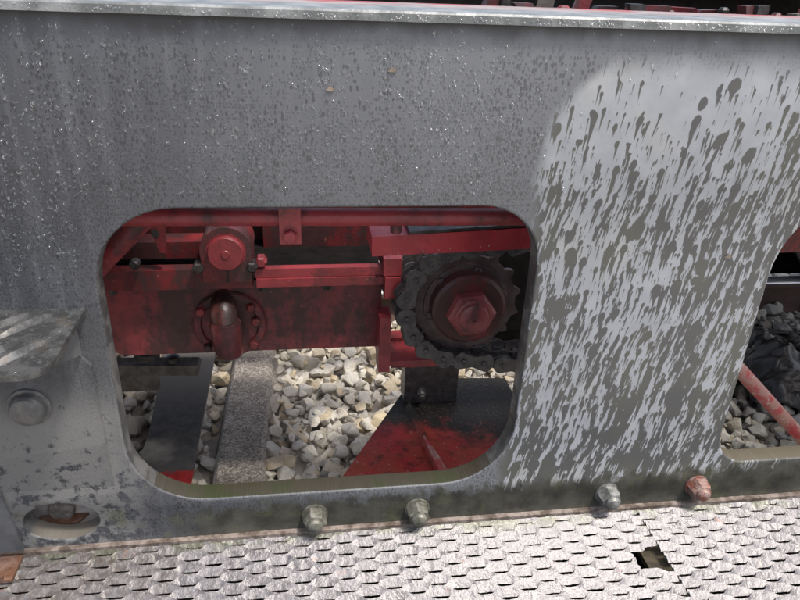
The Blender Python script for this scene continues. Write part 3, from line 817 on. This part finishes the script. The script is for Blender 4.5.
bm = B(); lathe(bm, at(136, 262, y=.5), (0, -1, 0), [(0, .011), (.02, .011), (.024, .008)], 12); part('bolt', bm, M['steel'])
bm = B(); a, b = at(112, 243, y=.6), at(205, 258, y=.6); box(bm, -1.0, b.x, .60, .66, b.z, a.z)
part('rear_rail', bm, M['red_dark'], smooth=None, bevel=0.002)
c = at(327, 258, y=.70); bm = B(); lathe(bm, (c.x, .74, c.z), (0, -1, 0), [(0, .013), (.03, .013), (.036, .009)], 14)
part('bolt', bm, M['red'])

# gearbox
gb = bpy.data.objects.new('gearbox', None); COL.objects.link(gb); gb.parent = loco
gb['label'] = 'oil-stained red gear casing with flange and drain spout'
YG = 0.55
zl, zr = at(105, 350, y=YG).z, at(380, 352, y=YG).z
xl, xr = at(104, 320, y=YG).x, at(381, 320, y=YG).x
zb = (zl + zr) / 2; ztop = at(250, 285, y=YG).z
bm = B()
pts = rrect(xl, xr, zb, ztop + .01, [.045, .012, .006, .006], 6)
prism(bm, [(x, YG, z) for x, z in pts], (0, .42, 0))
part('casing', bm, M['red_gear'], gb, smooth=40, bevel=0.004)
bm = B(); box(bm, xl, xr, YG + .004, YG + .42, ztop + .0105, ztop + .022); part('casing_gap_shade', bm, M['shade_black'], gb, smooth=None)  # added black sheet on the casing, painting the shade of the gap
# horizontal angle on top of the casing, right part proud, left part dull
a0, a1 = at(255, 269, y=.50), at(388, 285, y=.50)
bm = B(); zt_, zm = at(320, 268, y=.5).z, at(320, 277, y=.5).z; zz = at(320, 285, y=.5).z
box(bm, a0.x, a1.x, .50, .522, zm + .001, zt_)
box(bm, a0.x + .002, a1.x - .012, .494, .549, zz, zm)
part('rail_angle', bm, M['red'], gb, smooth=None, bevel=0.002)
b0, b1 = at(93, 272, y=.51), at(253, 288, y=.51)
bm = B(); box(bm, -.62, b1.x, .51, .545, b1.z, b0.z)
part('rail_angle', bm, M['red_dark'], gb, smooth=None, bevel=0.002)
e0, e1 = at(384, 259, y=.475), at(401, 298, y=.475)
bm = B(); box(bm, e0.x, e1.x, .475, .60, at(390, 276, y=.475).z, e0.z); box(bm, e0.x + .004, e1.x - .003, .470, .59, e1.z, at(390, 277, y=.475).z)
part('end_block', bm, M['red'], gb, smooth=None, bevel=0.003)
# bearing housing: horseshoe with round cap
c = at(226, 252, y=.48); cx, cz = c.x, c.z
Rh = (at(253, 252, y=.48).x - at(200, 252, y=.48).x) / 2
zf = at(226, 282, y=.48).z
pts = [(cx + Rh * math.cos(a), cz + Rh * math.sin(a)) for a in np.linspace(-.25, PI + .25, 26)]
pts = pts + [(cx - Rh * .93, zf), (cx + Rh * .93, zf)]
bm = B(); prism(bm, [(x, .48, z) for x, z in pts], (0, .10, 0))
part('bearing_housing', bm, M['red_dark'], gb, smooth=40, bevel=0.006)
Rc = Rh * .70
bm = B(); lathe(bm, (cx, .48, cz), (0, -1, 0), [(-.01, Rc * 1.08), (.002, Rc * 1.08), (.002, Rc), (.012, Rc), (.016, Rc * .93), (.0165, Rc * .25), (.019, Rc * .2), (.019, 0)], 36)
part('bearing_cap', bm, M['red'], gb, smooth=40)
bm = B(); bz = at(236, 272, y=.478)
box(bm, cx - .002, cx + .002, .478, .49, zf, cz - Rh * .76); part('split_line', bm, M['black'], gb, smooth=None)
for (px, py) in ((198, 268), (252, 267)):
    c = at(px, py, y=.48); bm = B(); lathe(bm, (c.x, .50, c.z), (0, -1, 0), [(0, .0135), (.024, .0135), (.028, .010)], 6); part('bolt', bm, M['steel'], gb, smooth=30)
c = at(261, 262, y=.5); bm = B(); lathe(bm, (c.x, .52, c.z), (0, -1, 0), [(0, .014), (.024, .014), (.028, .010)], 6); part('bolt', bm, M['red'], gb, smooth=30)
for px, py in ((187, 291), (262, 290), (327, 289), (110, 294)):
    c = at(px, py, y=.5); bm = B(); lathe(bm, (c.x, .548, c.z), (0, 0, -1), [(-.005, .009), (.012, .009), (.014, .006)], 6); 
    for v in bm.verts: v.co.y -= .022
    part('bolt', bm, M['steel'], gb, smooth=30)
# round flange and drain spout
c = at(230, 325, y=YG - .012); fx, fz = c.x, c.z
Rf = (at(266, 325, y=YG).x - at(193, 325, y=YG).x) / 2
bm = B(); lathe(bm, (fx, YG, fz), (0, -1, 0), [(-.005, Rf), (.010, Rf), (.014, Rf * .96), (.014, Rf * .80), (.008, Rf * .76), (.008, 0)], 40)
part('flange', bm, M['red_gear'], gb, smooth=40)
for px, py in ((201, 311), (251, 307), (256, 321), (254, 344), (208, 347)):
    c = at(px, py, y=YG - .014); bm = B(); lathe(bm, (c.x, YG - .009, c.z), (0, -1, 0), [(0, .012), (.014, .012), (.017, .009)], 6, .3)
    part('bolt', bm, M['red'] if px < 202 else M['red_dark'], gb, smooth=30)
t0, t1, t2 = at(223, 307, y=YG - .03), at(225, 322, y=YG - .055), at(230, 353, y=YG - .06)
bm = B(); tube(bm, [Vector((t0.x, YG + .005, t0.z + .004)), t0, (t0 + t1) / 2 + Vector((0, -.010, .004)), t1], [.030, .031, .032, .031], 22)
part('spout_cap', bm, M['rust_red'], gb, smooth=50)
bm = B(); dv = (t2 - t1); tube(bm, [t1 + Vector((0, 0, .004)), t1 - Vector((0, 0, .002)), t1 - Vector((0, 0, .004)), t1 + dv * .9, t2 + Vector((0, 0, -.004))], [.0335, .0345, .0375, .0345, .030], 24)
part('drain_spout', bm, M['red_gear'], gb, 'round rust-red drain spout pointing down', smooth=50)

# bracket to the right of the gearbox
br = bpy.data.objects.new('bracket', None); COL.objects.link(br); br.parent = loco
a, b = at(380, 318, y=.46), at(389.5, 372, y=.46)
bm = B(); box(bm, a.x, b.x, .46, .52, b.z, a.z); part('upright', bm, M['red'], br, smooth=None, bevel=0.003)
a, b = at(381, 359, y=.455), at(432, 373, y=.455)
bm = B(); box(bm, b.x - .13, b.x, .50, .62, at(400, 366, y=.50).z, at(400, 361, y=.50).z); part('foot_plate', bm, M['red'], br, smooth=None, bevel=0.002)
a, b = at(392, 340, y=.60), at(425, 358, y=.60)
bm = B(); box(bm, a.x, b.x + .05, .60, .64, at(392, 368, y=.6).z, at(392, 338, y=.6).z); part('rear_block', bm, M['red'], br, smooth=None, bevel=0.004)

# sprocket and chain
YC = 0.42
sp = bpy.data.objects.new('drive_sprocket', None); COL.objects.link(sp); sp.parent = loco
sp['label'] = 'greasy toothed sprocket with red hexagon shaft nut'
c = at(466, 304, y=YC); sx_, sz_ = c.x, c.z
RS = 0.128
bm = B()
NT = 15; prof = []
for i in range(NT * 8):
    a = 2 * PI * i / (NT * 8); ph = (i % 8) / 8
    r = RS - 0.006 + 0.014 * max(0, math.cos(2 * PI * (ph - 0.5))) ** 1.5
    prof.append((sx_ + r * math.cos(a), sz_ + r * math.sin(a)))
prism(bm, [(x, YC + .006, z) for x, z in prof], (0, .016, 0))
part('toothed_wheel', bm, M['sprocket'], sp, smooth=25)
bm = B(); lathe(bm, (sx_, YC + .006, sz_), (0, -1, 0), [(0, RS * .80), (.004, RS * .79), (.006, RS * .62), (.003, RS * .60)], 48)
part('web_disc', bm, M['sprocket'], sp, smooth=40)
for k in range(6):
    a = 2 * PI * k / 6 + .3; cx2, cz2 = sx_ + RS * .70 * math.cos(a), sz_ + RS * .70 * math.sin(a)
    bm = B(); lathe(bm, (cx2, YC + .0, cz2), (0, -1, 0), [(0, .010), (.006, .010), (.008, .007)], 6); part('bolt', bm, M['sprocket'], sp, smooth=30)
hub = (sx_ + .001, YC, sz_)
bm = B(); lathe(bm, hub, (0, -1, 0), [(-.005, .090), (.028, .088), (.034, .080), (.034, 0)], 44)
part('hub', bm, M['red_dark'], sp, smooth=35)
bm = B(); lathe(bm, (sx_ + .003, YC - .034, sz_ - .004), (0, -1, 0), [(0, .0590), (.020, .0575), (.027, .049), (.027, 0)], 6, .10)
part('hexagon_nut', bm, M['red_worn'], sp, smooth=25, bevel=0.003)
bm = B(); lathe(bm, (sx_ + .004, YC - .061, sz_ - .004), (0, -1, 0), [(-.002, .045), (.003, .044), (.005, .038), (.005, .036), (.010, .035), (.013, .030), (.0132, .006), (.010, .004), (.010, 0)], 32)
part('shaft_end', bm, M['red_worn'], sp, smooth=35)

chain = bpy.data.objects.new('drive_chain', None); COL.objects.link(chain); chain.parent = loco
chain['label'] = 'dark oily roller chain wrapped round the sprocket'
CP = 0.0515; RP = 0.147
# path of pin centres: along the bottom from the right, round the left side, back along the top
path = []
half = PI * RP; straight = 0.62
def chain_point(s):
    if s < straight:
        return Vector((sx_ + straight - s, 0, sz_ - RP)) + Vector((0, 0, -0.0 - 0.030 * 0))
    s2 = s - straight
    if s2 < half:
        a = -PI / 2 - s2 / RP
        return Vector((sx_ + RP * math.cos(a), 0, sz_ + RP * math.sin(a)))
    return Vector((sx_ + (s2 - half), 0, sz_ + RP))
npins = int((2 * straight + half) / CP)
pins = [chain_point(i * CP) for i in range(npins + 1)]
# the lower run falls a little towards the right
for p in pins:
    if p.x > sx_: p.z += (p.x - sx_) * (-0.16 if p.z < sz_ else 0.05)
def link_mesh(w, yoff, th):
    bm = B()
    pts = []
    for side, cx in ((1, CP / 2), (-1, -CP / 2)):
        for a in np.linspace(-PI / 2 + .35, PI / 2 - .35, 7):
            pts.append((cx + side * w * math.cos(a), side * w * math.sin(a)))
        pts.append((0.0, side * w * .56))
    for y in (yoff, -yoff - th, yoff + .052, ):
        prism(bm, [(x, y, z) for x, z in pts], (0, th, 0))
    for cx in (-CP / 2, CP / 2):
        lathe(bm, (cx, yoff + .060, 0), (0, -1, 0), [(0, .0065), (.06 + 2 * yoff + th + .004, .0065), (.06 + 2 * yoff + th + .006, .004)], 12)
    bmesh.ops.recalc_face_normals(bm, faces=bm.faces)
    for f in bm.faces: f.smooth = True
    for e in bm.edges: e.smooth = len(e.link_faces) == 2 and e.calc_face_angle(0) < .6
    me = bpy.data.meshes.new('chain_link'); bm.to_mesh(me); bm.free(); me.materials.append(M['chain'])
    return me
outer, inner = link_mesh(.0262, .019, .006), link_mesh(.0250, .012, .006)
for i in range(npins):
    a, b = pins[i], pins[i + 1]; d = b - a
    o = bpy.data.objects.new('chain_link', outer if i % 2 else inner); COL.objects.link(o); o.parent = chain
    o.location = ((a.x + b.x) / 2, YC + .006, (a.z + b.z) / 2); o.rotation_euler.y = -math.atan2(d.z, d.x)

# added black panel, its colour standing in for the shade behind the sprocket
bm = B(); box(bm, .30, .80, .62, .64, .54, .78); box(bm, .47, .80, .622, .638, .47, .5395); part('sprocket_shade_panel', bm, M['shade_black'], smooth=None, bevel=.004)

# lower guard plate below the chain with block, stud and rib
ZG = 0.25
gp = bpy.data.objects.new('guard_plate', None); COL.objects.link(gp); gp.parent = loco
gp['label'] = 'flat guard plate below the chain, red at the near end and oil-blackened behind'
bm = B()
pl = [at(328, 497, z=ZG), at(407, 386, z=ZG), at(422, 378, z=ZG), at(505, 378, z=ZG), Vector((.656, .30, ZG))]
pl[0].z = pl[1].z = ZG
prism(bm, pl, (0, 0, -.010)); part('panel', bm, M['guard'], gp, smooth=None, bevel=.0015)
a, b = at(403, 401, z=ZG), at(457, 403, z=ZG); y0 = (a.y + b.y) / 2
zt2 = at(430, 366, y=y0).z
bm = B(); box(bm, a.x, b.x, y0, y0 + .07, ZG + .0005, zt2); part('clamp_block', bm, M['chain'], gp, smooth=None, bevel=.004)
c = at(421, 393, y=y0 - .01); bm = B(); lathe(bm, (c.x, y0 + .002, c.z + .004), (0, -1, -.25), [(0, .014), (.022, .014), (.026, .012), (.026, .009), (.036, .009), (.038, 0)], 16)
part('stud', bm, M['chain'], gp, smooth=35)
a, b = at(409, 405, z=ZG + .012), at(449, 482, z=ZG + .012)
bm = B(); sd = (b - a).cross(Vector((0, 0, 1))).normalized() * .015
prism(bm, [a - sd + Vector((0, 0, -.0115)), a + sd + Vector((0, 0, -.0115)), a + Vector((0, 0, .012))], (b - a) * 1.25)
part('fold_rib', bm, M['guard'], gp, smooth=None, bevel=.003)
a, b = at(424, 436, z=ZG + .02), at(447, 478, z=ZG + .02)
bm = B(); tube(bm, [a, a.lerp(b, .5), b], [.003, .010, .0125], 12); part('pin', bm, M['rod'], gp, 'pale pinkish pin lying along the fold')

# black strap with red end, and the lever above it
ZK = 0.20
bm = B()
LL = [at(159, 372, z=ZK), at(156, 400, z=ZK), at(148, 435, z=ZK), at(135, 473, z=ZK), at(126, 495, z=ZK)]
RR = [at(214, 358, z=ZK), at(209, 385, z=ZK), at(202, 420, z=ZK), at(191, 480, z=ZK), at(187, 500, z=ZK)]
top = [Vector((p.x, p.y, ZK)) for p in LL + RR[::-1]]
top[0].y += .2; top[0].x -= .02; top[-1].y += .05
prism(bm, top, (0, 0, -.014))
part('strap', bm, M['strap'], label='flat black bar with a red painted end, left of the sleeper', smooth=None, bevel=.002)
lv = bpy.data.objects.new('lever', None); COL.objects.link(lv); lv.parent = loco
YL = 0.80
a, b = at(98, 367, y=YL), at(200, 372, y=YL)
bm = B(); prism(bm, [(-1.0, YL, a.z + .018), (b.x - .006, YL, b.z + .022), (b.x, YL, b.z + .012), (b.x - .006, YL, b.z - .012), (-1.0, YL, a.z - .016)], (0, .05, 0))
part('bar', bm, M['lever'], lv, smooth=None, bevel=.004)
bm = B(); a = at(97, 373, y=YL + .02); b = at(158, 379, y=YL + .02); box(bm, -.9, b.x, YL + .02, YL + .04, at(120, 392, y=YL + .02).z, a.z); part('lower_bar', bm, M['lever'], lv, smooth=None, bevel=.003)
c = at(146, 357, y=YL); bm = B(); lathe(bm, (c.x, YL + .02, c.z - .012), (0, 0, 1), [(0, .036), (.02, .034), (.034, .020), (.036, 0)], 20); part('knob', bm, M['steel'], lv)
c = at(172, 363, y=YL); bm = B(); lathe(bm, (c.x, YL + .02, c.z - .004), (0, 0, 1), [(0, .020), (.014, .019), (.018, .012), (.018, 0)], 18); part('knob', bm, M['steel'], lv)

# pinkish rod in the right-hand opening
a, b = at(747, 378, y=.35), at(800, 436, y=.35); d = b - a
bm = B(); tube(bm, [a - d * 2.2, a, b, b + d * 1.0], .0185, 18)
part('brake_rod', bm, M['rod'], label='slanting pinkish-red rod in the right-hand opening')
bm = B(); a = at(756, 332, y=1.42); b = at(800, 334, y=1.40); tube(bm, [(1.2, 1.42, a.z), a, b, (3.2, 1.40, b.z)], .011, 10)
part('tie_rod', bm, M['black'])

bm = B(); box(bm, 1.15, 3.3, 1.775, 1.80, .16, .9); part('far_shade_panel', bm, M['shade_black'], smooth=None)  # added black panel, painting deep shade beyond the far rail
# far wheel above the far rail, axle
bm = B(); wx, wz = 2.60, 0.172 + .40
lathe(bm, (wx, 1.64, wz), (0, 1, 0), [(0, .425), (.02, .425), (.03, .402), (.12, .398), (.12, .33), (.09, .32), (.09, .12), (.14, .11), (.14, 0)], 48)
lathe(bm, (wx, 1.64, wz), (0, -1, 0), [(-.001, .35), (.012, .34), (.012, .12), (.05, .11), (.05, 0)], 48)
part('wheel', bm, M['black'], smooth=40)
bm = B(); box(bm, 1.2, 3.3, 1.15, 1.25, .62, 1.3); part('rear_case', bm, M['black'], smooth=None)

# far side frame and deck
bm = plate_mesh('far_frame', [(XL, .50), (XR, .50), (XR, 1.378), (XL, 1.378)], [opening(-.45, .55, .56, 1.25, .12), opening(.75, 1.60, .56, 1.25, .12), opening(-1.60, -.62, .56, 1.25, .12)], 1.95, 1.99, .003)
part('far_frame_plate', bm, M['black'], smooth=40)
bm = B()
GX0, GX1, GY0, GY1 = -.17, 2.0, .25, 1.80               # unseen deck opening, shaped to let sun and sky onto the stones
box(bm, XL, XR, .1005, GY0, 1.3785, 1.390); box(bm, XL, XR, GY1, 1.99, 1.3785, 1.390)
box(bm, XL, GX0, GY0, GY1, 1.3785, 1.390); box(bm, GX1, XR, GY0, GY1, 1.3785, 1.390)
bmesh.ops.remove_doubles(bm, verts=bm.verts, dist=1e-5)
part('deck', bm, M['deck'], smooth=None)
bm = B(); box(bm, XL, XR, .66, .72, 1.30, 1.368); beam = part('deck_beam', bm, M['red_dark'], smooth=None, bevel=.004)
rr_ = random.Random(5)
for k in range(22):
    x = .46 + k * .045 + rr_.uniform(-.02, .02); s = rr_.uniform(.010, .028); h = rr_.uniform(-.014, .006)
    bm = B(); yy = .664 + rr_.uniform(.01, .03)
    if k % 3 == 1: lathe(bm, (x, yy, 1.3685), (0, 0, 1), [(0, s * .8), (.012 + h, s * .8), (.018 + h, s * .5), (.018 + h, 0)], 8, rr_.random())
    else:
        a_ = rr_.uniform(-.5, .5); e_ = Vector((math.cos(a_), math.sin(a_), 0)) * s * 1.3; f_ = Vector((-math.sin(a_), math.cos(a_), 0)) * .012
        prism(bm, [Vector((x, yy, 1.3685)) + p_ for p_ in (-e_ - f_, e_ - f_ * .6, e_ * .8 + f_, -e_ + f_)], (rr_.uniform(-.008, .008), 0, .018 + h))
    part('beam_clamp', bm, M[('red_dark', 'steel', 'red_dark', 'lever', 'red', 'red_dark', 'steel')[k % 7]], beam, smooth=None, bevel=.004)
bm = B(); box(bm, GX1, XR, .80, 1.6, 1.3905, 1.75); part('hood', bm, M['red_dark'], smooth=None, bevel=.01)

# ---------------------------------------------------------------- rain drops on the plate
V, F = [], []
def drop(c, r, elong, out, up=Vector((0, 0, 1))):
    b0 = len(V); seg = 8
    out = Vector(out); a = out.cross(up).normalized(); u_ = up
    for ring, (k, h) in enumerate(((1.0, 0.0), (.80, .42), (.42, .68))):
        for i in range(seg):
            t = 2 * PI * i / seg
            V.append(c + a * (r * k * math.cos(t)) + u_ * (r * k * elong * math.sin(t)) + out * (r * h))
    V.append(c + out * (r * .78))
    for q in range(2):
        for i in range(seg):
            j = (i + 1) % seg; F.append((b0 + q * seg + i, b0 + q * seg + j, b0 + (q + 1) * seg + j, b0 + (q + 1) * seg + i))
    for i in range(seg): F.append((b0 + 2 * seg + i, b0 + 2 * seg + (i + 1) % seg, b0 + 3 * seg))
rd = random.Random(11)
cnt = 0
while cnt < 5200:
    x = rd.uniform(-.62, .62); z = rd.uniform(1.0, 1.372)
    dens = 1.0 if x < .30 else max(0.0, 1 - (x - .30) / .18) if z < 1.30 else .12
    dens *= 0.35 + 0.65 * (0.5 + 0.5 * math.sin(x * 31 + 2 * math.sin(x * 9)))
    dens *= .55 + .45 * math.sin((z - 1.0) / .372 * PI)
    if rd.random() > dens: continue
    if -.33 < x < .41 and z < 1.13: continue
    r = .0007 + .0017 * rd.random() ** 4
    drop(Vector((x, -.0001, z)), r, 1 + rd.random() * .6, (0, -1, 0)); cnt += 1
for k in range(9):
    q = at(388 + k * 13 + rd.uniform(-5, 5), 256.0 - .045 * (k * 13 + 16), y=.262)
    drop(Vector((q.x, .2595 + .04 * (q.x - .14) / .35, q.z + .001)), rd.uniform(.0016, .0026), 1.5, (0, -1, 0))
for k in range(420):
    x = rd.uniform(-.6, 1.0); drop(Vector((x, -.0101, rd.uniform(1.3795, 1.387))), rd.uniform(.0006, .0019), 1, (0, -1, 0))
for k in range(260):
    x = rd.uniform(-.85, -.335); drop(Vector((x, rd.uniform(-.186, -.004), ZS + .0001)), rd.uniform(.001, .0028), 1, (0, 0, 1), Vector((0, 1, 0)))
for k in range(300):
    x = rd.uniform(-.62, -.32); z = rd.uniform(.98, 1.1); drop(Vector((x, -.0001, z)), rd.uniform(.0006, .0016), 1.2, (0, -1, 0))
me = bpy.data.meshes.new('rain_drops'); me.from_pydata([tuple(v) for v in V], [], F)
for p in me.polygons: p.use_smooth = True
me.materials.append(M['water'])
tag(link('rain_drops', me, None), 'tiny glinting rain drops clinging to the upper left of the grey plate', kind='stuff')
